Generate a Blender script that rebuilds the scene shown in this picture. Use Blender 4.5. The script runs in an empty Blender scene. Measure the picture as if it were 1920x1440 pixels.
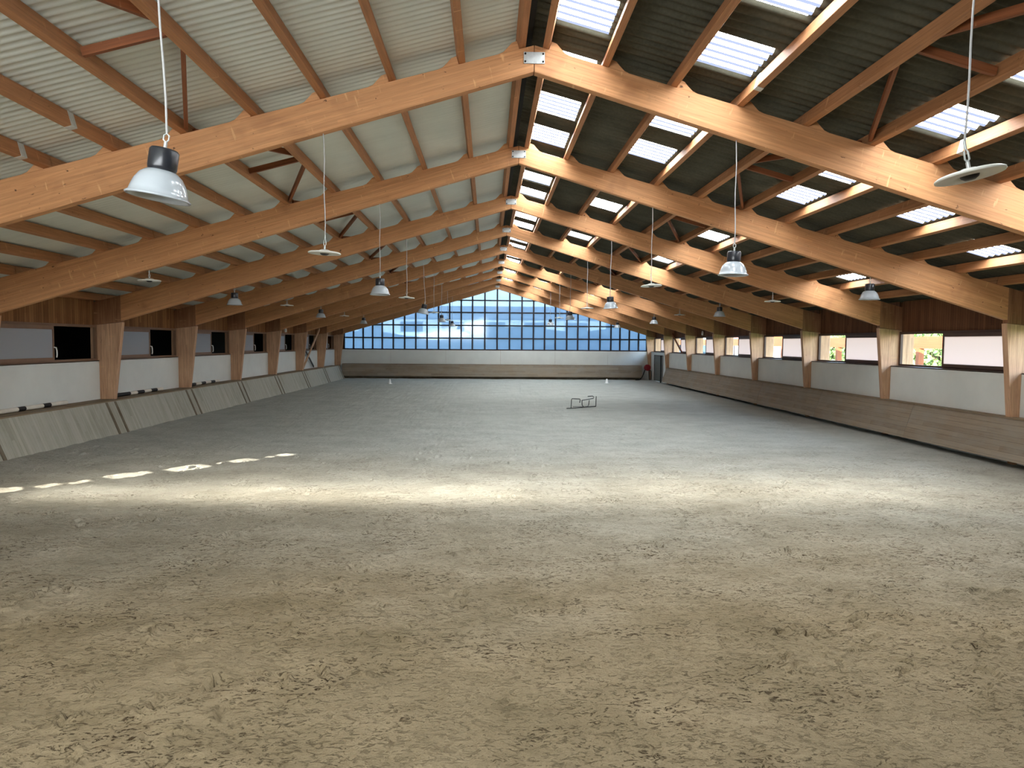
import bpy, bmesh, math, random
import numpy as np
from mathutils import Vector, Matrix
random.seed(7)
C = bpy.context.scene.collection
PI = math.pi

# ------------------------------------------------------------------ helpers
def setp(o, label=None, cat=None, group=None, kind=None):
    if label: o['label'] = label
    if cat: o['category'] = cat
    if group: o['group'] = group
    if kind: o['kind'] = kind
    return o

def empty(name, loc=(0, 0, 0), rot=(0, 0, 0)):
    o = bpy.data.objects.new(name, None)
    o.location = loc; o.rotation_euler = rot
    o.empty_display_size = 0.2
    C.objects.link(o)
    return o

def link(name, me, parent=None, loc=(0, 0, 0), rot=(0, 0, 0)):
    o = bpy.data.objects.new(name, me)
    o.location = loc; o.rotation_euler = rot
    C.objects.link(o)
    if parent is not None: o.parent = parent
    return o

class MB:
    """collects shapes into one mesh"""
    def __init__(s): s.v = []; s.f = []; s.m = []; s.sm = []
    def add(s, vs, fs, mi=0, smooth=False):
        b = len(s.v); s.v += [tuple(v) for v in vs]
        for f in fs: s.f.append(tuple(b + i for i in f)); s.m.append(mi); s.sm.append(smooth)
        return s
    def box(s, x0, x1, y0, y1, z0, z1, mi=0):
        vs = [(x0,y0,z0),(x1,y0,z0),(x1,y1,z0),(x0,y1,z0),(x0,y0,z1),(x1,y0,z1),(x1,y1,z1),(x0,y1,z1)]
        return s.add(vs, [(0,3,2,1),(4,5,6,7),(0,1,5,4),(1,2,6,5),(2,3,7,6),(3,0,4,7)], mi)
    def prism(s, poly, y0, y1, mi=0):
        """polygon in xz (any winding), extruded along y"""
        a = sum(poly[i][0]*poly[(i+1) % len(poly)][1] - poly[(i+1) % len(poly)][0]*poly[i][1] for i in range(len(poly)))
        if a < 0: poly = poly[::-1]
        n = len(poly)
        vs = [(x, y0, z) for x, z in poly] + [(x, y1, z) for x, z in poly]
        fs = [tuple(range(n)), tuple(range(2*n-1, n-1, -1))]
        for i in range(n):
            j = (i+1) % n
            fs.append((i, i+n, j+n, j))
        return s.add(vs, fs, mi)
    def bar(s, p, q, w, h=None, up=(0, 0, 1), mi=0):
        p = Vector(p); q = Vector(q); h = h or w
        d = (q-p).normalized(); up = Vector(up)
        sd = d.cross(up)
        if sd.length < 1e-4: sd = d.cross(Vector((1, 0, 0)))
        sd.normalize(); u = sd.cross(d).normalized()
        vs = []
        for c in (p, q):
            for a, b in ((-1,-1),(1,-1),(1,1),(-1,1)):
                vs.append(c + sd*(a*w/2) + u*(b*h/2))
        return s.add(vs, [(0,1,2,3),(7,6,5,4),(0,4,5,1),(1,5,6,2),(2,6,7,3),(3,7,4,0)], mi)
    def tube(s, pts, r, n=8, mi=0, caps=True):
        pts = [Vector(p) for p in pts]; rings = []
        ref = Vector((0.3, 0.7, 0.64)).normalized()
        for i, p in enumerate(pts):
            d = (pts[min(i+1, len(pts)-1)] - pts[max(i-1, 0)]).normalized()
            a = d.cross(ref)
            if a.length < 1e-3: a = d.cross(Vector((1, 0, 0)))
            a.normalize(); b = d.cross(a)
            rings.append([p + a*(r*math.cos(2*PI*k/n)) + b*(r*math.sin(2*PI*k/n)) for k in range(n)])
        vs = [v for rg in rings for v in rg]; fs = []
        for i in range(len(pts)-1):
            for k in range(n):
                fs.append((i*n+k, i*n+(k+1) % n, (i+1)*n+(k+1) % n, (i+1)*n+k))
        s.add(vs, fs, mi, True)
        if caps:
            s.add(rings[0], [tuple(range(n))[::-1]], mi); s.add(rings[-1], [tuple(range(n))], mi)
        return s
    def lathe(s, prof, n=40, mi=0, smooth=True, cx=0, cy=0, cz=0):
        vs = []; fs = []; m = len(prof)
        for k in range(n):
            c, sn = math.cos(2*PI*k/n), math.sin(2*PI*k/n)
            vs += [(cx+r*c, cy+r*sn, cz+z) for r, z in prof]
        for k in range(n):
            k2 = (k+1) % n
            for i in range(m-1):
                fs.append((k*m+i, k2*m+i, k2*m+i+1, k*m+i+1))
        return s.add(vs, fs, mi, smooth)
    def mesh(s, name, mats, along=None, bev=0):
        me = bpy.data.meshes.new(name)
        me.from_pydata(s.v, [], s.f)
        mats = mats if isinstance(mats, (list, tuple)) else [mats]
        for m in mats: me.materials.append(m)
        me.polygons.foreach_set('material_index', s.m)
        me.polygons.foreach_set('use_smooth', s.sm)
        if bev:
            bm = bmesh.new(); bm.from_mesh(me)
            bmesh.ops.bevel(bm, geom=bm.edges[:], offset=bev, segments=1, affect='EDGES')
            bm.to_mesh(me); bm.free()
        woodUV(me, along or (0, 1, 0))
        me.update()
        return me
    def obj(s, name, mats, parent=None, loc=(0, 0, 0), rot=(0, 0, 0), along=None, bev=0):
        return link(name, s.mesh(name, mats, along, bev), parent, loc, rot)

def woodUV(me, along):
    """metres along the grain (u) and across it (v) on every face"""
    a = Vector(along).normalized()
    uv = me.uv_layers.new(name='UVMap')
    for p in me.polygons:
        n = p.normal
        side = a.cross(n)
        if side.length < 0.2:
            ref = Vector((0, 0, 1)) if abs(n.z) < 0.9 else Vector((1, 0, 0))
            u_ = ref.cross(n).normalized(); side = n.cross(u_)
        else:
            u_ = a
            side.normalize()
        if side.z < -1e-3: side = -side
        for li in p.loop_indices:
            co = me.vertices[me.loops[li].vertex_index].co
            uv.data[li].uv = (co.dot(u_), co.dot(side))

# ------------------------------------------------------------------ materials
def hexc(r, g, b):
    f = lambda c: (c/255/12.92) if c/255 <= 0.04045 else ((c/255+0.055)/1.055)**2.4
    return (f(r), f(g), f(b), 1)

def newmat(name):
    m = bpy.data.materials.new(name); m.use_nodes = True
    nt = m.node_tree; nt.nodes.clear()
    out = nt.nodes.new('ShaderNodeOutputMaterial')
    return m, nt, out

def N(nt, typ, **kw):
    n = nt.nodes.new(typ)
    for k, v in kw.items():
        if k.startswith('i_'):
            key = k[2:].replace('_', ' ')
            n.inputs[int(key) if key.isdigit() else key].default_value = v
        else: setattr(n, k, v)
    return n

def mth(nt, op, a, b=None, clamp=False):
    n = nt.nodes.new('ShaderNodeMath'); n.operation = op; n.use_clamp = clamp
    for i, x in enumerate((a, b)):
        if x is None: continue
        if isinstance(x, (int, float)): n.inputs[i].default_value = x
        else: nt.links.new(x, n.inputs[i])
    return n.outputs[0]

def mix(nt, fac, a, b, typ='RGBA', blend='MIX'):
    n = nt.nodes.new('ShaderNodeMix'); n.data_type = typ; n.blend_type = blend
    def put(sock, x):
        if isinstance(x, (int, float, tuple)): sock.default_value = x
        else: nt.links.new(x, sock)
    put(n.inputs[0], fac)
    put(n.inputs[6], a); put(n.inputs[7], b)
    return n.outputs[2]

def ramp(nt, fac, stops):
    n = nt.nodes.new('ShaderNodeValToRGB')
    e = n.color_ramp.elements
    while len(e) < len(stops): e.new(0.5)
    for i, (p, c) in enumerate(stops):
        e[i].position = p; e[i].color = c if len(c) == 4 else (*c, 1)
    nt.links.new(fac, n.inputs[0])
    return n.outputs[0]

def mapuv(nt, sx, sy, obj=False, ox=0, oy=0):
    tc = N(nt, 'ShaderNodeTexCoord')
    mp = N(nt, 'ShaderNodeMapping')
    mp.inputs['Scale'].default_value = (sx, sy, 1)
    mp.inputs['Location'].default_value = (ox, oy, 0)
    nt.links.new(tc.outputs['Object' if obj else 'UV'], mp.inputs[0])
    return mp.outputs[0]

def noise(nt, vec, scale=1, detail=3, rough=0.55, dist=0, dim='3D', w=None):
    n = N(nt, 'ShaderNodeTexNoise', noise_dimensions=dim)
    n.inputs['Scale'].default_value = scale; n.inputs['Detail'].default_value = detail
    n.inputs['Roughness'].default_value = rough; n.inputs['Distortion'].default_value = dist
    nt.links.new(vec, n.inputs['Vector'])
    if w is not None: nt.links.new(w, n.inputs['W'])
    return n.outputs[0]

def finish(nt, out, col, rough=0.7, spec=0.3, bump=None, bstr=0.2, bdist=0.01, metal=0.0):
    b = N(nt, 'ShaderNodeBsdfPrincipled')
    if isinstance(col, tuple): b.inputs['Base Color'].default_value = col
    else: nt.links.new(col, b.inputs['Base Color'])
    if isinstance(rough, (int, float)): b.inputs['Roughness'].default_value = rough
    else: nt.links.new(rough, b.inputs['Roughness'])
    b.inputs['Specular IOR Level'].default_value = spec
    b.inputs['Metallic'].default_value = metal
    if bump is not None:
        bn = N(nt, 'ShaderNodeBump'); bn.inputs['Strength'].default_value = bstr; bn.inputs['Distance'].default_value = bdist
        nt.links.new(bump, bn.inputs['Height']); nt.links.new(bn.outputs[0], b.inputs['Normal'])
    nt.links.new(b.outputs[0], out.inputs[0])
    return b

def wood(name, light, dark, lam=0.04, stains=0.5, rough=0.62, pale=hexc(226, 178, 128), grain=1.0, spec=0.3):
    """planed timber: grain, glued lamellas, knots, resin runs and droppings"""
    m, nt, out = newmat(name)
    oi = N(nt, 'ShaderNodeObjectInfo'); rnd = mth(nt, 'MULTIPLY', oi.outputs['Random'], 40.0)
    g1 = noise(nt, mapuv(nt, 0.7, 22*grain), 1.6, 5, 0.6, 0.6, '4D', rnd)
    g2 = noise(nt, mapuv(nt, 4.5, 150*grain), 1.0, 3, 0.6, 0, '4D', rnd)
    big = noise(nt, mapuv(nt, 0.55, 0.8), 1.0, 3, 0.6, 0, '4D', rnd)
    fac = mth(nt, 'ADD', mth(nt, 'MULTIPLY', g1, 0.62), mth(nt, 'ADD', mth(nt, 'MULTIPLY', g2, 0.26), mth(nt, 'MULTIPLY', big, 0.3)))
    col = ramp(nt, fac, [(0.36, dark), (0.78, light)])
    if lam:
        tc = N(nt, 'ShaderNodeTexCoord'); sx = N(nt, 'ShaderNodeSeparateXYZ'); nt.links.new(tc.outputs['UV'], sx.inputs[0])
        lv = mth(nt, 'DIVIDE', sx.outputs[1], lam)
        cell = mth(nt, 'FLOOR', lv)
        wn = N(nt, 'ShaderNodeTexWhiteNoise', noise_dimensions='2D')
        cb = N(nt, 'ShaderNodeCombineXYZ')
        nt.links.new(cell, cb.inputs[0])
        nt.links.new(mth(nt, 'FLOOR', mth(nt, 'ADD', mth(nt, 'MULTIPLY', sx.outputs[0], 0.31), mth(nt, 'MULTIPLY', cell, 0.377))), cb.inputs[1])
        nt.links.new(cb.outputs[0], wn.inputs[0])
        tone = mth(nt, 'ADD', mth(nt, 'MULTIPLY', wn.outputs[0], 0.16), 0.90)
        ln = mth(nt, 'LESS_THAN', mth(nt, 'FRACT', lv), 0.05)
        tone = mth(nt, 'SUBTRACT', tone, mth(nt, 'MULTIPLY', ln, 0.26))
        cb2 = N(nt, 'ShaderNodeCombineColor')
        for i in range(3): nt.links.new(tone, cb2.inputs[i])
        col = mix(nt, 1.0, col, cb2.outputs[0], blend='MULTIPLY')
    if stains:
        st = noise(nt, mapuv(nt, 16, 2.6), 1.0, 2, 0.5, 0, '4D', rnd)
        stm = mth(nt, 'MULTIPLY', mth(nt, 'SUBTRACT', st, 0.655), 14.0*stains, True)
        col = mix(nt, mth(nt, 'MULTIPLY', stm, 0.75), col, pale)
        dk = noise(nt, mapuv(nt, 9, 16), 1.0, 2, 0.6, 0.8, '4D', rnd)
        dkm = mth(nt, 'MULTIPLY', mth(nt, 'SUBTRACT', dk, 0.68), 16.0, True)
        col = mix(nt, mth(nt, 'MULTIPLY', dkm, 0.7*stains), col, hexc(62, 36, 20))
        ds = noise(nt, mapuv(nt, 1.1, 0.9, ox=3.3), 1.0, 3, 0.6, 0.3, '4D', rnd)
        dsm = mth(nt, 'MULTIPLY', mth(nt, 'SUBTRACT', ds, 0.58), 5.0, True)
        col = mix(nt, mth(nt, 'MULTIPLY', dsm, 0.45*stains), col, hexc(112, 66, 40))
    bump = mth(nt, 'ADD', mth(nt, 'MULTIPLY', g1, 0.5), mth(nt, 'MULTIPLY', g2, 0.5))
    finish(nt, out, col, rough, spec, bump, 0.25, 0.004)
    return m

def planks(name, light, dark, width, rough=0.75, dirt=None, gap=0.07, axis=1, seamcol=hexc(40, 34, 28), seamf=0.8):
    """boards side by side: UV v runs across the boards"""
    m, nt, out = newmat(name)
    tc = N(nt, 'ShaderNodeTexCoord'); sx = N(nt, 'ShaderNodeSeparateXYZ'); nt.links.new(tc.outputs['UV'], sx.inputs[0])
    lv = mth(nt, 'DIVIDE', sx.outputs[axis], width)
    cell = mth(nt, 'FLOOR', lv)
    cb = N(nt, 'ShaderNodeCombineXYZ'); nt.links.new(cell, cb.inputs[0])
    nt.links.new(mth(nt, 'FLOOR', mth(nt, 'ADD', mth(nt, 'MULTIPLY', sx.outputs[1-axis], 0.27), mth(nt, 'MULTIPLY', cell, 0.617))), cb.inputs[1])
    wn = N(nt, 'ShaderNodeTexWhiteNoise', noise_dimensions='2D'); nt.links.new(cb.outputs[0], wn.inputs[0])
    s = (0.8, 26) if axis == 1 else (26, 0.8)
    g1 = noise(nt, mapuv(nt, *s), 1.4, 5, 0.6, 0.5)
    g0 = noise(nt, mapuv(nt, 0.9, 0.9), 1.0, 4, 0.6)
    fac = mth(nt, 'ADD', mth(nt, 'MULTIPLY', wn.outputs[0], 0.3), mth(nt, 'ADD', mth(nt, 'MULTIPLY', g1, 0.5), mth(nt, 'MULTIPLY', g0, 0.35)))
    col = ramp(nt, fac, [(0.3, dark), (0.85, light)])
    fr = mth(nt, 'FRACT', lv)
    seam = mth(nt, 'LESS_THAN', fr, gap)
    col = mix(nt, mth(nt, 'MULTIPLY', seam, seamf), col, seamcol)
    if dirt is not None:
        d = noise(nt, mapuv(nt, 0.8, 1.6, ox=5.1), 1.3, 5, 0.65, 0.4)
        col = mix(nt, mth(nt, 'MULTIPLY', mth(nt, 'SUBTRACT', d, 0.42), 2.6, True), col, dirt)
    bump = mth(nt, 'SUBTRACT', mth(nt, 'MULTIPLY', g1, 0.3), seam)
    finish(nt, out, col, rough, 0.2, bump, 0.5, 0.006)
    return m

def plain(name, col, rough=0.6, spec=0.3, var=0.06, metal=0.0, scale=3.0):
    m, nt, out = newmat(name)
    n = noise(nt, mapuv(nt, 1, 1, True), scale, 4, 0.6)
    d = tuple(c*(1-var*2) for c in col[:3]) + (1,)
    l = tuple(min(1, c*(1+var)) for c in col[:3]) + (1,)
    finish(nt, out, ramp(nt, n, [(0.3, d), (0.7, l)]), rough, spec, n, 0.05, 0.003, metal)
    return m

M = {}
M['glulam'] = wood('glulam_spruce', hexc(222, 167, 117), hexc(174, 118, 76), 0.04, 1.25)
M['purlin'] = wood('purlin_timber', hexc(196, 140, 96), hexc(134, 90, 58), 0, 0.6)
M['post'] = wood('post_timber', hexc(234, 192, 154), hexc(140, 96, 68), 0.045, 0.45, grain=1.2)
M['brace'] = wood('brace_timber', hexc(152, 92, 56), hexc(92, 50, 28), 0, 0.3)
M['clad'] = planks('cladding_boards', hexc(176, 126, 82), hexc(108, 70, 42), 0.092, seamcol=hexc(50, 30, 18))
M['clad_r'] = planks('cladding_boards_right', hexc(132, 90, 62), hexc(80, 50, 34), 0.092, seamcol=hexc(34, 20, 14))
M['kick_v'] = planks('kickboard_upright_boards', hexc(190, 188, 174), hexc(150, 148, 132), 0.1, dirt=hexc(182, 180, 170), gap=0.035, seamcol=hexc(80, 78, 64), seamf=0.7)
M['kick_h'] = planks('kickboard_level_boards', hexc(166, 150, 130), hexc(120, 104, 86), 0.12, dirt=hexc(150, 143, 132), gap=0.05, seamcol=hexc(84, 72, 58), seamf=0.8)
M['ledge'] = planks('ledge_board', hexc(150, 130, 104), hexc(104, 84, 64), 0.14, dirt=hexc(142, 134, 118))
M['panel'] = plain('white_wall_panel', hexc(226, 229, 224), 0.5, 0.3, 0.03, scale=1.2)
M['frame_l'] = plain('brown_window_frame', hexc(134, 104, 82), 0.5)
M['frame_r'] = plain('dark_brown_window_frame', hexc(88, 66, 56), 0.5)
M['mull'] = plain('dark_mullion', hexc(46, 40, 44), 0.5)
M['black'] = plain('black_metal', hexc(28, 28, 30), 0.45, 0.5, 0.1)
M['housing'] = plain('black_lamp_housing', hexc(40, 42, 48), 0.28, 0.6, 0.1)
M['steel'] = plain('galvanised_steel', hexc(204, 208, 206), 0.42, 0.5, 0.1, 0.35, 14)
M['bolt'] = plain('dark_bolt', hexc(30, 28, 26), 0.5)
M['white'] = plain('white_paint', hexc(238, 238, 234), 0.4, 0.4, 0.02)
M['disc'] = plain('white_lamp_reflector', hexc(224, 224, 216), 0.35, 0.5, 0.02)
M['cable'] = plain('grey_cable', hexc(190, 190, 190), 0.5)
M['red'] = plain('red_paint', hexc(150, 22, 36), 0.4, 0.4)
M['door'] = plain('grey_door', hexc(112, 113, 106), 0.5)
M['pole_w'] = plain('pole_white', hexc(232, 226, 212), 0.5)
M['pole_b'] = plain('pole_black', hexc(24, 22, 22), 0.5)
M['dark'] = plain('dark_stable_wall', hexc(46, 46, 46), 0.9)
M['ridge'] = plain('dark_ridge_filler', hexc(30, 30, 26), 0.9)
M['rubber'] = plain('black_rubber_hose', hexc(26, 24, 24), 0.6)

# pale sheeting on the left slope
m, nt, out = newmat('pale_roof_sheet')
n1 = noise(nt, mapuv(nt, 0.5, 0.5, True), 0.8, 4, 0.6)
n2 = noise(nt, mapuv(nt, 0.7, 6, True), 1.2, 3, 0.6)
finish(nt, out, ramp(nt, mth(nt, 'ADD', mth(nt, 'MULTIPLY', n1, 0.6), mth(nt, 'MULTIPLY', n2, 0.4)), [(0.3, hexc(204, 209, 202)), (0.7, hexc(222, 227, 220))]), 0.6, 0.25)
M['roof_l'] = m
# dark fibre cement on the right slope
m, nt, out = newmat('dark_fibre_cement')
n1 = noise(nt, mapuv(nt, 0.6, 1.1, True), 1.2, 5, 0.65)
n2 = noise(nt, mapuv(nt, 1, 1, True), 26, 3, 0.6)
finish(nt, out, ramp(nt, mth(nt, 'ADD', mth(nt, 'MULTIPLY', n1, 0.7), mth(nt, 'MULTIPLY', n2, 0.3)), [(0.3, hexc(58, 57, 48)), (0.7, hexc(92, 90, 76))]), 0.85, 0.2, n2, 0.2, 0.004)
M['roof_r'] = m
# translucent skylight sheet lit by the sky
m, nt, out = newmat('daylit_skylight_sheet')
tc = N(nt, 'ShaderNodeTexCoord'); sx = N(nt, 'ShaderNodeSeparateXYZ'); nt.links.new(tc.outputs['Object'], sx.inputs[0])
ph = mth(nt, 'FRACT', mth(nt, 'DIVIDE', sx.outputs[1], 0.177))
gr = mth(nt, 'LESS_THAN', mth(nt, 'ABSOLUTE', mth(nt, 'SUBTRACT', ph, 0.5)), 0.19)  # dark stripes painted into the glow for the shading of the corrugation
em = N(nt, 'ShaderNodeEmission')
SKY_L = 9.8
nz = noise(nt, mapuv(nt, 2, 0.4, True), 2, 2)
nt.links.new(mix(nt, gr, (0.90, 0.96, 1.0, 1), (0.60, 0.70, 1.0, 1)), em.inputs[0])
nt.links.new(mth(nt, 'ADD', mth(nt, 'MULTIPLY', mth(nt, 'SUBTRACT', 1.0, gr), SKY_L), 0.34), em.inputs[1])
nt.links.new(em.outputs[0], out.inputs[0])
M['sky_sheet'] = m
# frosted sash pane
m, nt, out = newmat('frosted_pane')
df = N(nt, 'ShaderNodeBsdfDiffuse'); df.inputs[0].default_value = hexc(206, 210, 216)
tr = N(nt, 'ShaderNodeBsdfTranslucent'); tr.inputs[0].default_value = hexc(214, 210, 212)
gl = N(nt, 'ShaderNodeBsdfGlossy'); gl.inputs['Roughness'].default_value = 0.25
m1 = N(nt, 'ShaderNodeMixShader'); m1.inputs[0].default_value = 0.52
m2 = N(nt, 'ShaderNodeMixShader'); m2.inputs[0].default_value = 0.06
nt.links.new(df.outputs[0], m1.inputs[1]); nt.links.new(tr.outputs[0], m1.inputs[2])
nt.links.new(m1.outputs[0], m2.inputs[1]); nt.links.new(gl.outputs[0], m2.inputs[2])
nt.links.new(m2.outputs[0], out.inputs[0])
M['frost'] = m
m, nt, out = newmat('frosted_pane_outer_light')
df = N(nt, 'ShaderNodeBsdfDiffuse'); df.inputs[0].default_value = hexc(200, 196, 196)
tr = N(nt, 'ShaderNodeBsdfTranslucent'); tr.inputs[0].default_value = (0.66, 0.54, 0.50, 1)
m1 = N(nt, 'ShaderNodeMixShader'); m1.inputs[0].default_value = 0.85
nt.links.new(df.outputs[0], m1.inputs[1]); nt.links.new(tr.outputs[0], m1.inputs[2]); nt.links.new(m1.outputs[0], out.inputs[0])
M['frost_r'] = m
# gable glazing: hazy bluish plastic glass
m, nt, out = newmat('gable_glazing')
tp = N(nt, 'ShaderNodeBsdfTransparent'); tp.inputs[0].default_value = (0.40, 0.47, 0.50, 1)
tr = N(nt, 'ShaderNodeBsdfTranslucent'); tr.inputs[0].default_value = (0.26, 0.32, 0.41, 1)
gl = N(nt, 'ShaderNodeBsdfGlossy'); gl.inputs['Roughness'].default_value = 0.06; gl.inputs[0].default_value = (0.8, 0.9, 1, 1)
m1 = N(nt, 'ShaderNodeMixShader'); m1.inputs[0].default_value = 0.42
m2 = N(nt, 'ShaderNodeMixShader'); m2.inputs[0].default_value = 0.07
nt.links.new(tp.outputs[0], m1.inputs[1]); nt.links.new(tr.outputs[0], m1.inputs[2])
nt.links.new(m1.outputs[0], m2.inputs[1]); nt.links.new(gl.outputs[0], m2.inputs[2])
nt.links.new(m2.outputs[0], out.inputs[0])
M['gable'] = m
# lamp shade: satin translucent white
m, nt, out = newmat('lamp_shade_acrylic')
b = finish(nt, out, hexc(178, 186, 192), 0.22, 0.6)
b.inputs['Transmission Weight'].default_value = 0.0
b.inputs['Coat Weight'].default_value = 0.4
M['shade'] = m
# riding sand
m, nt, out = newmat('riding_sand')
ob = mapuv(nt, 1, 1, True)
tc = N(nt, 'ShaderNodeTexCoord'); sx = N(nt, 'ShaderNodeSeparateXYZ'); nt.links.new(tc.outputs['Object'], sx.inputs[0])
tone_mix = N(nt, 'ShaderNodeMapRange'); tone_mix.inputs[1].default_value = 6.0; tone_mix.inputs[2].default_value = 18.0
wob = noise(nt, mapuv(nt, 0.22, 0.3, True), 1.0, 3, 0.6)
nt.links.new(mth(nt, 'ADD', sx.outputs[1], mth(nt, 'MULTIPLY', mth(nt, 'SUBTRACT', wob, 0.5), 7.0)), tone_mix.inputs[0])
a1 = noise(nt, mapuv(nt, 0.9, 1.2, True), 1.0, 5, 0.65)
tone_near = ramp(nt, a1, [(0.3, hexc(130, 116, 90)), (0.7, hexc(160, 143, 115))])
tone_far = ramp(nt, a1, [(0.3, hexc(172, 174, 166)), (0.7, hexc(192, 194, 186))])
col = mix(nt, tone_mix.outputs[0], tone_near, tone_far)  # browner near the camera, paler and greyer farther off
clus = noise(nt, mapuv(nt, 0.9, 1.5, True, ox=2.2), 1.0, 3, 0.6)
clm = mth(nt, 'MULTIPLY', mth(nt, 'SUBTRACT', clus, 0.42), 5.0, True)
st = noise(nt, mapuv(nt, 14, 25, True), 1.0, 4, 0.72, 1.2)
stm = mth(nt, 'MULTIPLY', mth(nt, 'SUBTRACT', st, 0.54), 11.0, True)
far = N(nt, 'ShaderNodeMapRange'); far.inputs[1].default_value = 8.0; far.inputs[2].default_value = 20.0
far.inputs[3].default_value = 1.0; far.inputs[4].default_value = 0.15
nt.links.new(sx.outputs[1], far.inputs[0])
fm = mth(nt, 'MULTIPLY', mth(nt, 'MULTIPLY', stm, mth(nt, 'ADD', mth(nt, 'MULTIPLY', clm, 0.85), 0.12)), far.outputs[0])
col = mix(nt, fm, col, hexc(60, 46, 30))
med = noise(nt, mapuv(nt, 3.4, 6.5, True, ox=7.7), 1.0, 5, 0.7, 0.5)
medm = mth(nt, 'MULTIPLY', mth(nt, 'MULTIPLY', mth(nt, 'SUBTRACT', med, 0.50), 5.0, True), mth(nt, 'MULTIPLY', mth(nt, 'ADD', mth(nt, 'MULTIPLY', clm, 0.6), 0.25), far.outputs[0]))
col = mix(nt, mth(nt, 'MULTIPLY', medm, 0.5), col, hexc(104, 86, 60))
fine = noise(nt, mapuv(nt, 1, 1, True), 90, 2, 0.6)
col = mix(nt, mth(nt, 'MULTIPLY', mth(nt, 'SUBTRACT', fine, 0.55), 2.2, True), col, hexc(120, 104, 80))
bumpv = mth(nt, 'ADD', mth(nt, 'MULTIPLY', noise(nt, mapuv(nt, 1, 1, True), 34, 4, 0.65), 0.7), mth(nt, 'SUBTRACT', mth(nt, 'MULTIPLY', a1, 0.2), mth(nt, 'MULTIPLY', stm, 0.5)))
finish(nt, out, col, 0.95, 0.1, bumpv, 0.8, 0.03)
M['sand'] = m
# outside
M['grass'] = plain('meadow_grass', hexc(96, 120, 60), 0.95, 0.1, 0.25, scale=0.6)
M['facade'] = plain('pale_render', hexc(196, 200, 204), 0.9)
M['slate'] = plain('slate_roof', hexc(92, 100, 112), 0.8)
M['slate2'] = plain('blue_slate_hill', hexc(70, 84, 92), 0.95, 0.1, 0.15, scale=0.12)
M['orange'] = wood('orange_stained_timber', hexc(150, 84, 50), hexc(124, 62, 36), 0.2, 0.2)
M['bark'] = plain('bark', hexc(96, 78, 62), 0.9, 0.1, 0.2)
m, nt, out = newmat('green_leaves')
oi = N(nt, 'ShaderNodeTexCoord'); nz = noise(nt, oi.outputs['Object'], 1.4, 3)
lc = ramp(nt, nz, [(0.3, hexc(64, 88, 48)), (0.7, hexc(176, 190, 128))])
df = N(nt, 'ShaderNodeBsdfDiffuse'); tr = N(nt, 'ShaderNodeBsdfTranslucent'); mx = N(nt, 'ShaderNodeMixShader'); mx.inputs[0].default_value = 0.4
nt.links.new(lc, df.inputs[0]); nt.links.new(lc, tr.inputs[0])
nt.links.new(df.outputs[0], mx.inputs[1]); nt.links.new(tr.outputs[0], mx.inputs[2]); nt.links.new(mx.outputs[0], out.inputs[0])
M['leaf'] = m

# ------------------------------------------------------------------ building data (metres; camera side is y = 0, ridge at x = 0)
F1 = 9.98; BAY = 5.0
def FY(k): return F1 + BAY*(k-1)          # front face of frame k
TOP0, TS = 6.64, 0.267                    # rafter top line
BOT0, BS = 6.283, 0.2985                  # rafter underside
PH = 0.20                                 # purlin height
def ztop(x): return TOP0 - TS*abs(x)
def zroof(x): return TOP0 + PH - TS*abs(x)
PX = [0.16, 0.985, 1.94, 2.875, 3.81, 4.76, 5.68, 6.60, 7.54, 8.48, 9.42, 10.36, 11.30]
ORD = ['', 'first', 'second', 'third', 'fourth', 'fifth', 'sixth', 'seventh', 'eighth', 'ninth', 'tenth', 'eleventh', 'twelfth', 'thirteenth']
SLOPE = math.atan(TS)
LX, RX = -11.33, 10.91                    # white panel faces
LWX, RWX = -11.45, 11.20                  # window planes
TH = 0.14
NEAR = -1.2; FARY = 50.15

# ------------------------------------------------------------------ floor
def vn(x, y, s, seed):
    r = np.random.RandomState(seed); G = r.rand(256, 256)
    X = x*s; Y = y*s; xi = np.floor(X).astype(int); yi = np.floor(Y).astype(int)
    fx = X-xi; fy = Y-yi; fx = fx*fx*(3-2*fx); fy = fy*fy*(3-2*fy)
    g = lambda a, b: G[a % 256, b % 256]
    return (g(xi, yi)*(1-fx)+g(xi+1, yi)*fx)*(1-fy)+(g(xi, yi+1)*(1-fx)+g(xi+1, yi+1)*fx)*fy
ys = [NEAR, 0.0, 0.8, 1.6]
y = 2.3
while y < 50.3:
    ys.append(y); y += max(0.015, y*y/2280.0)
ys.append(50.4)
ys = np.array(ys); xs = np.linspace(-11.7, 11.7, 900)
GX, GY = np.meshgrid(xs, ys)
GZ = 0.020*(vn(GX, GY, 1.1, 1)-0.5) + 0.020*(vn(GX, GY, 3.1, 2)-0.5) + 0.016*(vn(GX, GY, 8.3, 3)-0.5) + 0.009*(vn(GX, GY, 19.0, 4)-0.5)
rs = np.random.RandomState(11)
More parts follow.
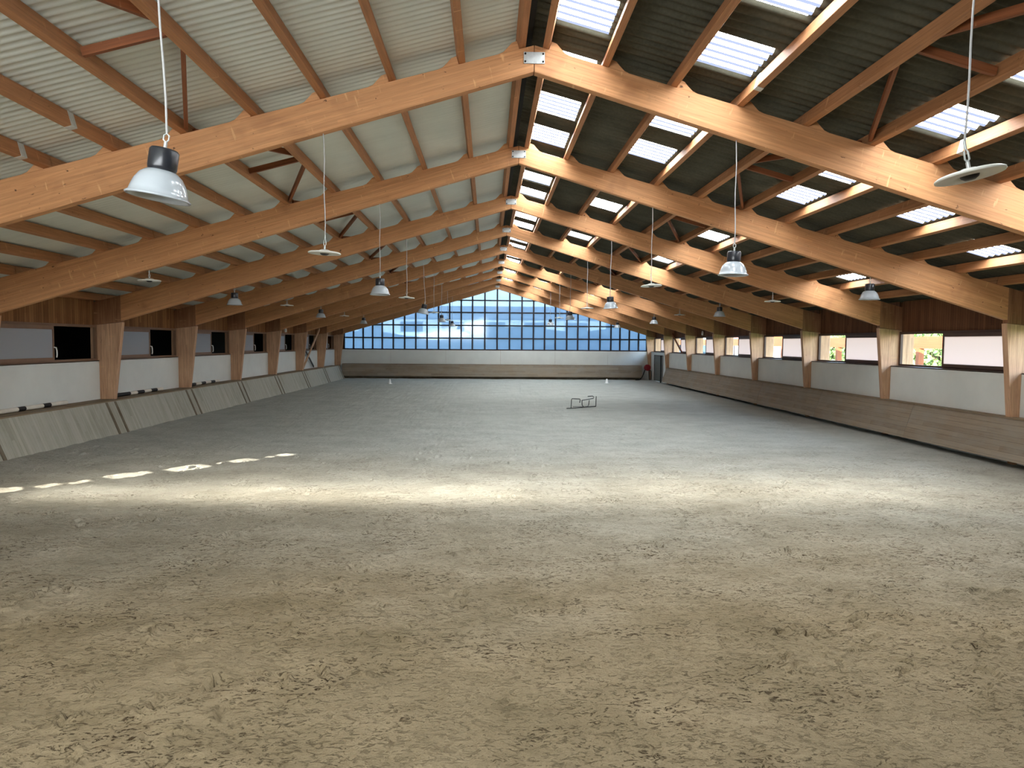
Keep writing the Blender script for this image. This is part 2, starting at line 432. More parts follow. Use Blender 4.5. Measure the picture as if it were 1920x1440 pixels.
for i in range(1500):                     # hoof prints
    cy = 2.6 + 15*rs.rand()**1.35; cx = rs.uniform(-10, 10)
    cl = vn(np.array([[cx]]), np.array([[cy]]), 0.9, 9)[0, 0]
    if cl < 0.38: continue
    R0 = rs.uniform(0.05, 0.085); ang = rs.uniform(0, 2*PI); dep = rs.uniform(0.025, 0.06)
    i0, i1 = np.searchsorted(ys, (cy-0.22, cy+0.22)); j0, j1 = np.searchsorted(xs, (cx-0.22, cx+0.22))
    if i1-i0 < 3: continue
    dx = GX[i0:i1, j0:j1]-cx; dy = GY[i0:i1, j0:j1]-cy
    r = np.hypot(dx, dy*0.85)/R0; a = np.arctan2(dy, dx)-ang
    cres = np.exp(-((r-1.0)/0.17)**2)*np.clip(0.35+0.65*np.cos(a), 0, 1)
    GZ[i0:i1, j0:j1] += -dep*cres + 0.55*dep*np.exp(-((r-1.55)/0.3)**2)*np.clip(0.2+np.cos(a+0.5), 0, 1) - 0.25*dep*np.exp(-(r/0.8)**2)
# sand thrown up along the left kickboard
GZ += 0.10*np.clip((-9.9-GX)/0.8, 0, 1)*(0.5+0.9*vn(GX, GY, 0.45, 21))*np.clip((40-GY)/30, 0, 1)
GZ -= GZ.mean()*0
nY, nX = GX.shape
verts = np.stack([GX, GY, GZ], -1).reshape(-1, 3)
idx = np.arange(nY*nX).reshape(nY, nX)
q = np.stack([idx[:-1, :-1], idx[:-1, 1:], idx[1:, 1:], idx[1:, :-1]], -1).reshape(-1, 4)
me = bpy.data.meshes.new('floor')
me.vertices.add(len(verts)); me.vertices.foreach_set('co', verts.ravel())
me.loops.add(q.size); me.loops.foreach_set('vertex_index', q.ravel())
me.polygons.add(len(q)); me.polygons.foreach_set('loop_start', np.arange(0, q.size, 4)); me.polygons.foreach_set('loop_total', np.full(len(q), 4))
me.update(); me.validate()
me.polygons.foreach_set('use_smooth', np.ones(len(q), bool))
me.materials.append(M['sand'])
setp(link('floor', me), 'sandy riding arena floor marked with hoof prints', 'floor', kind='structure')

# ------------------------------------------------------------------ roof sheets
def corrugated(x0s, y0, y1, step, fn, mat, name, skip=None, flipside=1):
    yy = np.arange(y0, y1+1e-6, step); v = []; f = []
    nx = len(x0s)
    for yv in yy:
        for x in x0s: v.append((x, yv, zroof(x)+0.024+fn(yv)))
    for j in range(len(yy)-1):
        ym = (yy[j]+yy[j+1])/2
        for i in range(nx-1):
            if skip and skip((x0s[i]+x0s[i+1])/2, ym): continue
            a = j*nx+i
            f.append((a, a+1, a+nx+1, a+nx))
    me = bpy.data.meshes.new(name); me.from_pydata(v, [], f); me.materials.append(mat)
    me.polygons.foreach_set('use_smooth', [True]*len(f)); me.update()
    return me
def fl(y):
    a = 0.0075 if y < 11.0 else 0.0022
    return a*(abs(math.sin(PI*y/0.125))*2-1)
def fr(y): return 0.022*math.cos(2*PI*y/0.177)
me = corrugated([-12.2, -8, -4, -0.02], NEAR-0.2, 50.4, 0.125/6, fl, M['roof_l'], 'ceiling_left')
setp(link('ceiling_left', me), 'pale ribbed underside of the left roof slope', 'ceiling', kind='structure')
# skylights: (gap index, first y, second y)
GAPS = {g: (PX[g-1]+0.10, PX[g]-0.046) for g in range(1, 12)}
SKY = []
y = 5.0
k = 0
for i in range(26):
    y0 = 5.0 + 1.8*i
    if y0 > 48.5: break
    SKY.append((1, y0, y0+0.95))
for g in (3, 6):
    SKY += [(g, 5.05, 5.98), (g, 6.87, 7.80), (g, 8.63, 9.56), (g, 11.34, 12.27), (g, 13.14, 14.07)]
    SKY += [(g, 16.65, 17.58), (g, 18.43, 19.36), (g, 22.05, 22.98), (g, 23.85, 24.78)]
    for b in range(4, 8): SKY += [(g, FY(b)+7.0, FY(b)+7.93), (g, FY(b)+8.8, FY(b)+9.73)]
SKY += [(8, 12.26, 13.17), (8, 8.7, 9.6)]
SKY += [(10, 13.13, 14.06), (10, 18.60, 19.5), (10, 8.6, 9.5)]
for b in range(4, 8): SKY += [(8, FY(b)+8.4, FY(b)+9.3)]
STEP = 0.177/8
snap = lambda v: round((v-(NEAR-0.2))/STEP)*STEP + NEAR-0.2
SKY = [(g, snap(a), snap(b)) for g, a, b in SKY if a < 49.6]
def is_sky(x, yv):
    for g, a, b in SKY:
        if GAPS[g][0] < x < GAPS[g][1] and a < yv < b: return True
    return False
xr = sorted([-0.10, 0.0, 0.10] + [e for g in GAPS.values() for e in g] + [11.3, 12.2])
me = corrugated(xr, NEAR-0.2, 50.4, STEP, fr, M['roof_r'], 'ceiling_right', is_sky)
setp(link('ceiling_right', me), 'dark corrugated underside of the right roof slope', 'ceiling', kind='structure')
mb = MB(); mb.prism([(-0.115, zroof(0.115)-0.06), (-0.02, zroof(0.02)-0.05), (-0.02, zroof(0)+0.06), (-0.30, zroof(0.3)+0.09), (-0.30, zroof(0.3)+0.06), (-0.10, zroof(0.10)+0.06)], NEAR, 50.4)
setp(mb.obj('trim_1', M['ridge']), 'black filler strip along the roof ridge', 'trim', kind='structure')

def bay_of(yv): return int(math.floor((yv-F1)/BAY))+1      # bay k lies behind frame k
BAYTXT = {0: 'in front of the first frame'}
for k in range(1, 9): BAYTXT[k] = f'between {ORD[k]} and {ORD[k+1]} frames'
byslot = {}
for s in SKY: byslot.setdefault((s[0], bay_of(s[1])), []).append(s)
for (g, b), lst in sorted(byslot.items()):
    if b < 0: continue
    lst.sort(key=lambda t: t[1])
    for i, (gg, a, bb) in enumerate(lst):
        x0, x1 = GAPS[g]
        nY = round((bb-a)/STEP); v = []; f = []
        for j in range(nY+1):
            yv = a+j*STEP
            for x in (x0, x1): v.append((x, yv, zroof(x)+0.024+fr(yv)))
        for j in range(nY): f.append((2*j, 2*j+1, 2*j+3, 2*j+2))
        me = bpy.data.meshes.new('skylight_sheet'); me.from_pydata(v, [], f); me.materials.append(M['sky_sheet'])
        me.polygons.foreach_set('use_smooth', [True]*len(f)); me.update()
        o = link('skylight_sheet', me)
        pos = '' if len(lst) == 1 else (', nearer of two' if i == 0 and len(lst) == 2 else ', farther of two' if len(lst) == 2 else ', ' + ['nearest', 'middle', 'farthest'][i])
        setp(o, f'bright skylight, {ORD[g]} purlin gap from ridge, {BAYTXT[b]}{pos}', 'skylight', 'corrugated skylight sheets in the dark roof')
# ------------------------------------------------------------------ purlins
def purlin_mesh(s):
    mb = MB()
    w = 0.045
    mb.box(-w, w, 0.004, BAY-0.004, 0.0, PH-0.016)
    me = mb.mesh('purlin', M['purlin'], (0, 1, 0), 0.004)
    return me
pm = purlin_mesh(1)
strap = MB(); strap.box(-0.048, 0.048, -0.06, 0.06, -0.004, PH*0.9)
strap_me = strap.mesh('metal_strap', M['steel'])
STRAP = {(-1, 7, 0): 3.9, (1, 4, 0): 4.25, (1, 7, 0): 4.35, (-1, 8, 0): 4.4}
side_txt = {-1: 'pale left roof', 1: 'dark right roof'}
def keep_purlin(s, i, b):
    if b == 0 and i > 8: return False
    if b >= 6 and i > 9: return False
    return True
for s in (-1, 1):
    for i, px in enumerate(PX, 1):
        for b in range(0, 9):
            if not keep_purlin(s, i, b): continue
            o = link('purlin', pm, None, (s*px, FY(b)+0.07, ztop(px)+0.001), (0, s*SLOPE, 0))
            if b == 0: wh = 'in front of first frame'
            else: wh = f'between {ORD[b]} and {ORD[b+1]} frames'
            setp(o, f'timber purlin under {side_txt[s]}, {ORD[i]} below ridge, {wh}', 'purlin', f'purlins under the {side_txt[s]}')
            if (s, i, b) in STRAP:
                link('metal_strap', strap_me, o, (0, STRAP[(s, i, b)], 0))['label'] = 'grey galvanised strap'

# lattice braces between fifth and sixth purlins
def brace_obj(p, q, lab, grp):
    mb = MB(); p = Vector(p); q = Vector(q); c = (p+q)/2
    mb.bar(p-c, q-c, 0.05, 0.09)
    o = mb.obj('roof_brace', M['brace'], None, c, along=(q-p))
    setp(o, lab, 'brace', grp)
for s in (-1, 1):
    xa, xb = s*(PX[4]+0.05), s*(PX[5]-0.05)
    za, zb = ztop(xa)+0.07, ztop(xb)+0.07
    for b in range(0, 7):
        Y = FY(b); st = side_txt[s]
        wh = 'in front of first frame' if b == 0 else f'between {ORD[b]} and {ORD[b+1]} frames'
        brace_obj((xb, Y+4.96, zb), (xa, Y+2.86, za), f'thin diagonal brace under {st}, farther one {wh}', f'roof braces under the {st}')
        brace_obj((xb, Y+2.50, zb), (xa, Y+2.50, za), f'short straight strut between two purlins of {st}, {wh}', f'roof braces under the {st}')
        brace_obj((xb, Y+0.22, zb), (xa, Y+2.14, za), f'thin diagonal brace under {st}, nearer one {wh}', f'roof braces under the {st}')

# ------------------------------------------------------------------ portal frames
def rafter_me(s):
    xe = 10.73 if s < 0 else 10.56
    g = 0.004
    poly = [(s*g, BOT0), (s*xe, BOT0-BS*xe), (s*xe, ztop(xe)), (s*g, TOP0)]
    mb = MB(); mb.prism(poly, 0, TH)
    return mb.mesh('rafter', M['glulam'], (1, 0, -s*BS), 0.006)
def post_me(s):
    if s < 0: poly = [(-11.07, -0.05), (-10.955, 0.92), (-10.70, 3.04), (-11.56, 2.94), (-11.56, -0.05)]
    else: poly = [(10.82, -0.05), (10.725, 1.0), (10.535, 3.06), (11.56, 2.96), (11.56, -0.05)]
    mb = MB(); mb.prism(poly, -0.012, TH+0.012)
    return mb.mesh('post', M['post'], (0, 0, 1), 0.006)
def knee_me(s):
    if s < 0: poly = [(-10.725, 3.045), (-10.725, ztop(10.725)), (-11.5, ztop(11.5)), (-11.56, ztop(11.56)), (-11.56, 2.945)]
    else: poly = [(10.555, 3.065), (10.555, ztop(10.555)), (11.56, ztop(11.56)), (11.56, 2.965)]
    mb = MB(); mb.prism(poly, -0.010, TH+0.010)
    return mb.mesh('knee_block', M['post2'], (0, 0, 1), 0.006)
M['post2'] = wood('knee_timber', hexc(176, 128, 92), hexc(112, 72, 48), 0.05, 0.6)
def cleat_me(s):
    e = 0.047
    d = lambda x, h: (s*(x+0.262*h), -TS*(x+0.262*h)+h)
    poly = [d(e, 0.0), d(e, 0.118), d(e+0.075, 0.108), d(e+0.135, 0.065), d(e+0.215, 0.014), d(e+0.29, 0.0)]
    mb = MB(); mb.prism(poly, 0.001, TH-0.001)
    return mb.mesh('purlin_cleat', M['glulam'], (1, 0, -s*TS), 0.003)
RM = {s: rafter_me(s) for s in (-1, 1)}; PM = {s: post_me(s) for s in (-1, 1)}
KM = {s: knee_me(s) for s in (-1, 1)}; CM = {s: cleat_me(s) for s in (-1, 1)}
mb = MB(); mb.box(-0.145, 0.145, -0.014, 0, -0.078, 0.078); plate_me = mb.mesh('ridge_plate', M['steel'], None, 0.003)
mb = MB(); mb.lathe([(0.0, 0.012), (0.013, 0.012), (0.013, 0.0)], 10); bolt_me = mb.mesh('bolt', M['bolt'])
def frame_label(k):
    if k == 1: return 'brown glulam portal frame nearest the camera, first of the row, big ridge plate'
    if k == 9: return 'brown glulam portal frame standing against the glazed far gable'
    return f'brown glulam portal frame, {ORD[k]} of the row counted from the camera'
for k in range(1, 10):
    fr_ = setp(empty('portal_frame', (0, FY(k), 0)), frame_label(k), 'portal frame', 'glulam portal frames')
    for s in (-1, 1):
        link('rafter', RM[s], fr_); link('post', PM[s], fr_)
        link('knee_block', KM[s], fr_)['label'] = 'darker block above the post'
        for px in PX[:-1]:
            if px > 10.3: continue
            link('purlin_cleat', CM[s], fr_, (s*px, 0, ztop(px)))
    pl = link('ridge_plate', plate_me, fr_, (0, 0, 6.466)); pl['label'] = 'galvanised steel plate'
    for bx in (-0.122, 0.122):
        for bz in (-0.052, 0.052):
            link('bolt', bolt_me, pl, (bx, -0.014, bz), (PI/2, 0, 0))

# ------------------------------------------------------------------ side walls
for s, nm in ((-1, 'left'), (1, 'right')):
    wx = LWX if s < 0 else RWX
    px = LX if s < 0 else RX
    # upper cladding, one skin behind the posts
    mb = MB()
    for b in range(1, 9):
        y0, y1 = FY(b)+TH+0.013, FY(b+1)-0.013
        mb.box(min(wx, wx+s*0.03), max(wx, wx+s*0.03), y0, y1, 2.95, zroof(wx)-0.03)
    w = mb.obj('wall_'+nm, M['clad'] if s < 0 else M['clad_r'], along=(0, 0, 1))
    setp(w, f'{nm} long wall with boarded cladding above its windows', 'wall', kind='structure')
    for b in range(1, 9):
        y0, y1 = FY(b)+TH+0.013, FY(b+1)-0.013
        mb = MB()
        if s > 0 and b == 8:
            mb.box(px, px+0.06, y0, 46.50, -0.05, 1.985); mb.box(px, px+0.06, 48.98, y1, -0.05, 1.985); mb.box(px, px+0.06, 46.50, 48.98, 1.74, 1.985)
        else: mb.box(min(px, px+s*0.06), max(px, px+s*0.06), y0, y1, -0.05, 1.985)
        mb.obj('white_panel', M['panel'], w, bev=0.004)['label'] = 'smooth white panel'
# near end, beside and behind the camera
mb = MB()
y0, y1 = NEAR, FY(1)-0.013
mb.box(11.0, 11.06, y0, y1, -0.05, 3.85)
mb.obj('wall_right_near', M['clad_r'], along=(0, 0, 1))
setp(bpy.data.objects['wall_right_near'], 'boarded right wall beside the camera', 'wall', kind='structure')
# left boarded wall, unseen holes cut so the sun draws the floor patches
SUNH = Vector((0.60, 0.80)); TANE = 0.235
CAPS = [(-9.01, 12.03, -8.56, 12.38, 0.22), (-8.39, 12.38, -8.21, 12.8, 0.17), (-8.05, 12.7, -7.88, 13.14, 0.15), (-7.66, 13.25, -7.12, 13.96, 0.27), (-6.92, 14.02, -6.38, 14.75, 0.28),
        (-6.19, 14.82, -6.13, 15.08, 0.10), (-5.99, 15.02, -5.64, 15.51, 0.22), (-5.47, 15.65, -5.39, 15.87, 0.12), (-5.27, 15.87, -5.0, 16.18, 0.19)]
WX = -11.40; v = []; f = []; ST = 0.03
SZ = 0.012; ny, nz = int((FY(1)-0.03-NEAR)/ST), int(3.86/SZ)
Yg, Zg = np.meshgrid(NEAR+(np.arange(ny)+0.5)*ST, -0.06+(np.arange(nz)+0.5)*SZ, indexing='ij')
s_ = Zg/TANE; FXg = WX+SUNH.x*s_; FYg = Yg+SUNH.y*s_
hole = np.zeros(Yg.shape, bool)
for ax, ay, bx, by, r in CAPS:
    dx, dy = bx-ax, by-ay; t = ((FXg-ax)*dx+(FYg-ay)*dy)/(dx*dx+dy*dy)
    per = np.abs((FXg-ax)*dy-(FYg-ay)*dx)/math.hypot(dx, dy)
    hole |= (t > 0.04) & (t < 0.96) & (per < 0.95*r*np.sqrt(np.clip(1.05-0.7*(2*t-1)**2, 0, 1)))
vi = np.arange((ny+1)*(nz+1)).reshape(ny+1, nz+1)
v = [(WX, NEAR+i*ST, -0.06+j*SZ) for i in range(ny+1) for j in range(nz+1)]
f = [(int(vi[i, j]), int(vi[i+1, j]), int(vi[i+1, j+1]), int(vi[i, j+1])) for i in range(ny) for j in range(nz) if not hole[i, j]]
me = bpy.data.meshes.new('wall_left_near'); me.from_pydata(v, [], f); me.materials.append(M['clad']); woodUV(me, (0, 0, 1)); me.update()
o = link('wall_left_near', me); sm = o.modifiers.new('s', 'SOLIDIFY'); sm.thickness = 0.03
setp(o, 'boarded left wall beside the camera with added holes shaping the sun patches', 'wall', kind='structure')
mb = MB(); mb.prism([(-12.2, -0.05), (12.2, -0.05), (12.2, zroof(12.2)), (0, zroof(0)), (-12.2, zroof(12.2))], NEAR-0.1, NEAR)
setp(mb.obj('wall_back', M['panel']), 'pale end wall behind the camera', 'wall', kind='structure')

m, nt, out = newmat('rear_glow_emission')  # unseen glowing panel, added to light the camera-facing sides of the frames
em = N(nt, 'ShaderNodeEmission'); em.inputs[0].default_value = (0.93, 0.97, 1.0, 1); em.inputs[1].default_value = 5.2
nt.links.new(em.outputs[0], out.inputs[0]); M['rear_glow'] = m
mb = MB(); mb.prism([(-10.6, 3.1), (-1.0, 3.1), (-1.0, 5.9), (-10.6, 3.4)], NEAR+0.02, NEAR+0.05)
setp(mb.obj('window_21', M['rear_glow']), 'added glowing panel on the wall behind the camera', 'window', kind='structure')
# windows in the bays
def side_window(n, s, b):
    wx = LWX if s < 0 else RWX
    fm = M['frame_l'] if s < 0 else M['frame_r']
    y0, y1 = FY(b)+TH+0.014, FY(b+1)-0.014
    ym = FY(b)+2.93
    d0, d1 = (wx, wx+0.07) if s < 0 else (wx-0.07, wx)
    mb = MB()
    mb.box(d0, d1, y0, y1, 2.885, 2.955); mb.box(d0, d1, y0, y1, 1.99, 2.04)
    mb.box(d0, d1, y0, y0+0.06, 2.04, 2.885); mb.box(d0, d1, y1-0.07, y1, 2.04, 2.885)
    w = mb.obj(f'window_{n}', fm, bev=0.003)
    sd = 'left' if s < 0 else 'right'
    setp(w, f'sliding window of the {sd} wall between {ORD[b]} and {ORD[b+1]} frames', 'window', kind='structure')
    mb = MB(); e0, e1 = (d1, d1+0.045) if s < 0 else (d0-0.045, d0)
    mb.box(e0, e1, y0+0.06, ym+0.05, 2.80, 2.90); mb.box(e0, e1, y0+0.06, ym+0.05, 2.02, 2.105)
    mb.box(e0, e1, ym, ym+0.055, 2.105, 2.80); mb.box(e0, e1, y0+0.06, y0+0.11, 2.105, 2.80)
    sf = mb.obj('sash_frame', fm, w, bev=0.003)
    mb = MB(); em = (e0+e1)/2; mb.box(em-0.006, em+0.006, y0+0.10, ym+0.01, 2.09, 2.81)
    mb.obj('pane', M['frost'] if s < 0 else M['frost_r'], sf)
    if s < 0:
        hx = e1
        mb = MB(); mb.tube([(hx, ym+0.03, 2.36), (hx+0.05, ym+0.035, 2.35), (hx+0.06, ym+0.045, 2.28), (hx+0.06, ym+0.05, 2.17), (hx+0.045, ym+0.055, 2.11)], 0.016, 8)
        mb.obj('handle', M['white'], sf)['label'] = 'white lever handle'
    # sill shelf
    px = LX if s < 0 else RX
    mb = MB(); mb.box(min(px, wx), max(px, wx), y0, y1, 1.962, 1.99)
    mb.obj('sill', fm, w)
n = 0
for s in (-1, 1):
    for b in range(1, 9):
        n += 1; side_window(n, s, b)

# dark stable aisle behind the left windows
mb = MB()
mb.box(-19.0, -18.95, 9.9, 51.0, 0, 3.6); mb.box(-19.0, -11.6, 9.9, 51.0, 3.55, 3.6)
mb.box(-19.0, -11.6, 9.85, 9.9, 0, 3.6); mb.box(-19.0, -11.6, 51.0, 51.05, 0, 3.6); mb.box(-19.0, -11.6, 9.9, 51.0, -0.06, -0.01)
setp(mb.obj('wall_stable', M['dark']), 'unlit stable aisle seen through the left windows', 'stable aisle', kind='structure')

# ------------------------------------------------------------------ kickboards
def lerp(a, b, t): return a+(b-a)*t
def kickboard(s, y0, y1, lab, grp, ledge=True):
    if s < 0: xb, zb, xt, zt, mat, al = -10.42, -0.04, -10.80, 0.885, M['kick_v'], (0.38, 0, -0.9)
    else: xb, zb, xt, zt, mat, al = 10.40, 0.135, 10.67, 1.005, M['kick_h'], (0, 1, 0)
    t = 0.045
    c = Vector((s*10.6, (y0+y1)/2, 0))
    o = setp(empty('kickboard', (c.x, c.y, 0)), lab, 'kickboard', grp)
    mb = MB()
    mb.prism([(xb-c.x, zb), (xt-c.x, zt), (xt+s*t-c.x, zt), (xb+s*t-c.x, zb)], y0-c.y+0.004, y1-c.y-0.004)
    mb.obj('boarding', mat, o, along=al, bev=0.004)
    px = LX if s < 0 else RX
    mb = MB(); xi = -10.935 if s < 0 else 10.705
    a, b2 = sorted((xt-s*0.015, xi)); mb.box(a-c.x, b2-c.x, y0-c.y+0.003, y1-c.y-0.003, zt-0.002, zt+0.03)
    a, b2 = sorted((xi, px-s*0.004)); e = [y0+0.003]
    for k in range(1, 10):
        if y0 < FY(k) < y1: e += [FY(k)-0.02, FY(k)+TH+0.02]
    e.append(y1-0.003)
    for i in range(0, len(e), 2): mb.box(a-c.x, b2-c.x, e[i]-c.y, e[i+1]-c.y, zt-0.002, zt+0.03)
    mb.obj('top_ledge', M['ledge'], o)
    for yy in (y0+0.09, y1-0.35):
        mb = MB()
        if s < 0:
            d = 0.016
            mb.prism([(xb-s*d-c.x+0.0, zb), (xt-s*d-c.x, zt-0.01), (xt-c.x-s*0.001, zt-0.01), (xb-c.x-s*0.001, zb)], yy-c.y, yy-c.y+0.10)
            mb.obj('joint_batten', M['batten'], o, along=al)['label'] = 'stained brown batten over the joint'
        else:
            mb.bar((xb+0.09-c.x, yy-c.y, zb-0.02), (xt+0.07-c.x, yy-c.y, zt-0.03), 0.08, 0.06)
            mb.obj('support_bracket', M['batten'], o)
M['batten'] = planks('stained_batten', hexc(126, 112, 92), hexc(74, 62, 48), 0.05, dirt=hexc(140, 134, 118))
LK = [(13.0, 14.6), (14.6, 19.55), (19.55, 24.55), (24.55, 29.5), (29.5, 34.5), (34.5, 39.5), (39.5, 44.4), (44.4, 48.95)]
for i, (a, b) in enumerate(LK, 1):
    kickboard(-1, a, b, f'grey upright-boarded kickboard section along left wall, {ORD[i]} of its row from the camera', 'left kickboard sections')
RK = [(8.0, 13.2), (13.2, 18.4), (18.4, 23.6), (23.6, 28.8), (28.8, 34.0), (34.0, 39.4), (39.4, 44.75)]
for i, (a, b) in enumerate(RK, 1):
    kickboard(1, a, b, f'grey-brown level-boarded kickboard section along right wall, {ORD[i]} of its row from the camera', 'right kickboard sections')
o = setp(empty('kickboard', (0, 49.4, 0)), 'long brown kickboard standing across the far gable wall', 'kickboard')
mb = MB(); vs = []
y_b, y_t = 0.0, 0.22
x0, x1 = -10.74, 10.18
vs = [(x0, y_b, 0.17), (x1, y_b, 0.17), (x1, y_t, 0.985), (x0, y_t, 0.985), (x0, y_b+0.05, 0.17), (x1, y_b+0.05, 0.17), (x1, y_t+0.05, 0.985), (x0, y_t+0.05, 0.985)]
mb.add(vs, [(0,1,2,3), (7,6,5,4), (0,4,5,1), (1,5,6,2), (2,6,7,3), (3,7,4,0)])
mb.obj('boarding', M['kick_h'], o, along=(1, 0, 0))
mb = MB(); mb.box(x0, x1, 0.22, 0.66, 0.985, 1.01); mb.obj('top_ledge', M['ledge'], o)
mb = MB(); mb.box(x0, x1, 0.30, 0.36, -0.03, 0.2); mb.obj('base_board', M['batten'], o)

# ------------------------------------------------------------------ far gable
WXM = [-10.70, -10.05, -9.38, -8.72, -8.05, -7.28, -6.49, -5.71, -4.92, -4.12, -3.34, -2.53, -1.74, -0.87, 0, 0.87, 1.74, 2.56, 3.35, 4.11, 4.92, 5.70, 6.49, 7.28, 8.06, 8.70, 9.37, 10.03, 10.62]
mb = MB()
def gz(x): return 6.42-0.285*abs(x)
for x in WXM:
    mb.box(x-0.05, x+0.05, FARY, FARY+0.09, 2.0, gz(x))
for z in (2.025, 2.83, 3.73, 4.64, 5.49):
    xm = min((6.42-z)/0.285, 10.66)
    mb.box(-xm, xm, FARY+0.002, FARY+0.088, z-0.042, z+0.042)
for s in (-1, 1): mb.bar((0, FARY+0.045, gz(0)), (s*10.68, FARY+0.045, gz(10.68)), 0.1, 0.1)
gw = mb.obj('window_20', M['mull'])
setp(gw, 'wide triangular gable window with a dark grid of panes', 'window', kind='structure')
mb = MB(); mb.prism([(-10.68, 2.0), (10.66, 2.0), (10.66, gz(10.66)), (0, gz(0)), (-10.68, gz(10.68))], FARY+0.04, FARY+0.05)
# single skin is enough for a thin plastic pane
pa = mb.obj('panes', M['gable'], gw)
mb = MB(); mb.box(-11.35, 11.0, FARY, FARY+0.1, -0.05, 1.99)
mb.box(-11.9, -10.70, FARY, FARY+0.1, 1.99, 3.6); mb.box(10.66, 11.9, FARY, FARY+0.1, 1.99, 3.6)
mb.prism([(-12.2, zroof(12.2)+0.1), (-10.68, gz(10.68)), (0, gz(0)), (10.68, gz(10.68)), (12.2, zroof(12.2)+0.1), (0, zroof(0)+0.1)], FARY+0.02, FARY+0.08)
wf = mb.obj('wall_far', M['clad'], along=(0, 0, 1)); setp(wf, 'far gable end wall of the arena', 'wall', kind='structure')
jx = [-11.3, -7.45, -3.6, 0.25, 4.1, 7.85, 10.95]
for a, b in zip(jx[:-1], jx[1:]):
    mb = MB(); mb.box(a+0.004, b-0.004, FARY-0.05, FARY-0.005, -0.05, 1.985)
    mb.obj('white_panel', M['panel'], wf, bev=0.004)['label'] = 'smooth white panel'

# door in the last bay of the right wall
mb = MB(); mb.box(RX-0.01, RX+0.05, 46.44, 46.50, -0.03, 1.78); mb.box(RX-0.01, RX+0.05, 48.98, 49.04, -0.03, 1.78); mb.box(RX-0.01, RX+0.05, 46.44, 49.04, 1.72, 1.78)
d = mb.obj('door_1', M['frame_r']); setp(d, 'grey double door in the far right corner', 'door', kind='structure')
for a, b in ((46.51, 47.73), (47.75, 48.97)):
    mb = MB(); mb.box(RX+0.01, RX+0.05, a, b, 0.01, 1.72); lf = mb.obj('door_leaf', M['door'], d, bev=0.004)
mb = MB(); mb.tube([(10.62, 45.9, -0.03), (10.62, 45.9, 1.76)], 0.055, 10); mb.lathe([(0, 0.02), (0.07, 0.02), (0.07, -0.01), (0, -0.01)], 12, cx=10.62, cy=45.9, cz=1.76)
setp(mb.obj('metal_post', M['black']), 'slim black post standing before the grey double door', 'post')

# ------------------------------------------------------------------ hose reel
o = setp(empty('hose_reel', (10.56, 49.55, 0)), 'red hose reel on the far wall with black hose hanging to the sand', 'hose reel')
mb = MB(); mb.lathe([(0, -0.10), (0.20, -0.10), (0.22, -0.09), (0.22, -0.07), (0.12, -0.06), (0.12, 0.06), (0.22, 0.07), (0.22, 0.09), (0.20, 0.10), (0, 0.10)], 28)
mb.obj('drum', M['red'], o, (0, 0, 0.87), (PI/2, 0, 0))
mb = MB(); mb.tube([(0, 0.0, 0.87), (0, 0.45, 0.87)], 0.04, 8); mb.obj('wall_bracket', M['black'], o)
mb = MB(); mb.tube([(0.13, -0.03, 0.72), (0.12, -0.05, 0.5), (0.12, -0.06, 0.2), (0.14, -0.06, 0.0), (0.20, -0.08, -0.01), (0.26, -0.06, 0.05), (0.27, -0.05, 0.35), (0.26, -0.02, 0.62), (0.18, 0, 0.7)], 0.03, 8)
mb.tube([(-0.16, -0.05, 0.74), (-0.28, -0.08, 0.45), (-0.42, -0.24, 0.2), (-0.60, -0.30, 0.03), (-0.9, -0.32, 0.0)], 0.03, 8)
mb.obj('hose', M['rubber'], o)

# ------------------------------------------------------------------ pendant lamps
LAMPS = [('bell', 0, -2.89), ('disc', 0, 2.83), ('disc', 1, -2.89), ('bell', 1, 2.86), ('bell', 2, -2.88), ('disc', 2, -7.63), ('disc', 2, 2.84), ('bell', 2, 7.55),
         ('disc', 3, -2.90), ('bell', 3, -7.65), ('bell', 3, 2.84), ('disc', 3, 7.46), ('bell', 4, -2.90), ('disc', 4, -7.61), ('disc', 4, 2.86), ('bell', 4, 7.58),
         ('bell', 5, -7.61), ('bell', 5, 2.85), ('disc', 5, -2.9), ('disc', 5, 7.5), ('bell', 6, -2.90), ('disc', 6, -7.64), ('disc', 6, 2.88), ('bell', 6, 7.58),
         ('disc', 7, -2.91), ('bell', 7, -7.58), ('bell', 7, 2.87), ('bell', 8, -2.89), ('bell', 8, 7.58)]
mb = MB(); mb.lathe([(0.0, 0.335), (0.085, 0.335), (0.095, 0.32), (0.095, 0.21), (0.09, 0.19), (0.07, 0.17)], 36); bell_h = mb.mesh('lamp_housing', M['housing'])
mb = MB(); mb.lathe([(0.07, 0.19), (0.10, 0.183), (0.138, 0.152), (0.166, 0.105), (0.184, 0.05), (0.192, 0.022), (0.205, 0.012), (0.212, 0.004), (0.206, -0.004), (0.194, 0.0), (0.185, 0.022), (0.177, 0.05), (0.159, 0.102), (0.131, 0.146), (0.096, 0.175), (0.07, 0.182)], 48); bell_s = mb.mesh('lamp_shade', M['shade'])
mb = MB(); mb.tube([(0, 0, 0.335), (0, 0, 0.39)], 0.012, 8); mb.tube([(0, 0.0, 0.385), (0.018, 0, 0.40), (0.018, 0, 0.43), (0, 0, 0.445), (-0.018, 0, 0.43), (-0.018, 0, 0.40), (0, 0, 0.385)], 0.006, 6); hook_b = mb.mesh('hanger_hook', M['steel'])
mb = MB(); mb.lathe([(0.0, 0.055), (0.05, 0.05), (0.10, 0.030), (0.205, 0.018), (0.222, 0.008), (0.224, 0.0), (0.220, -0.008), (0.20, -0.006), (0.11, -0.010), (0.085, -0.004), (0.075, 0.010), (0.0, 0.014)], 48); disc_s = mb.mesh('reflector_disc', M['disc'])
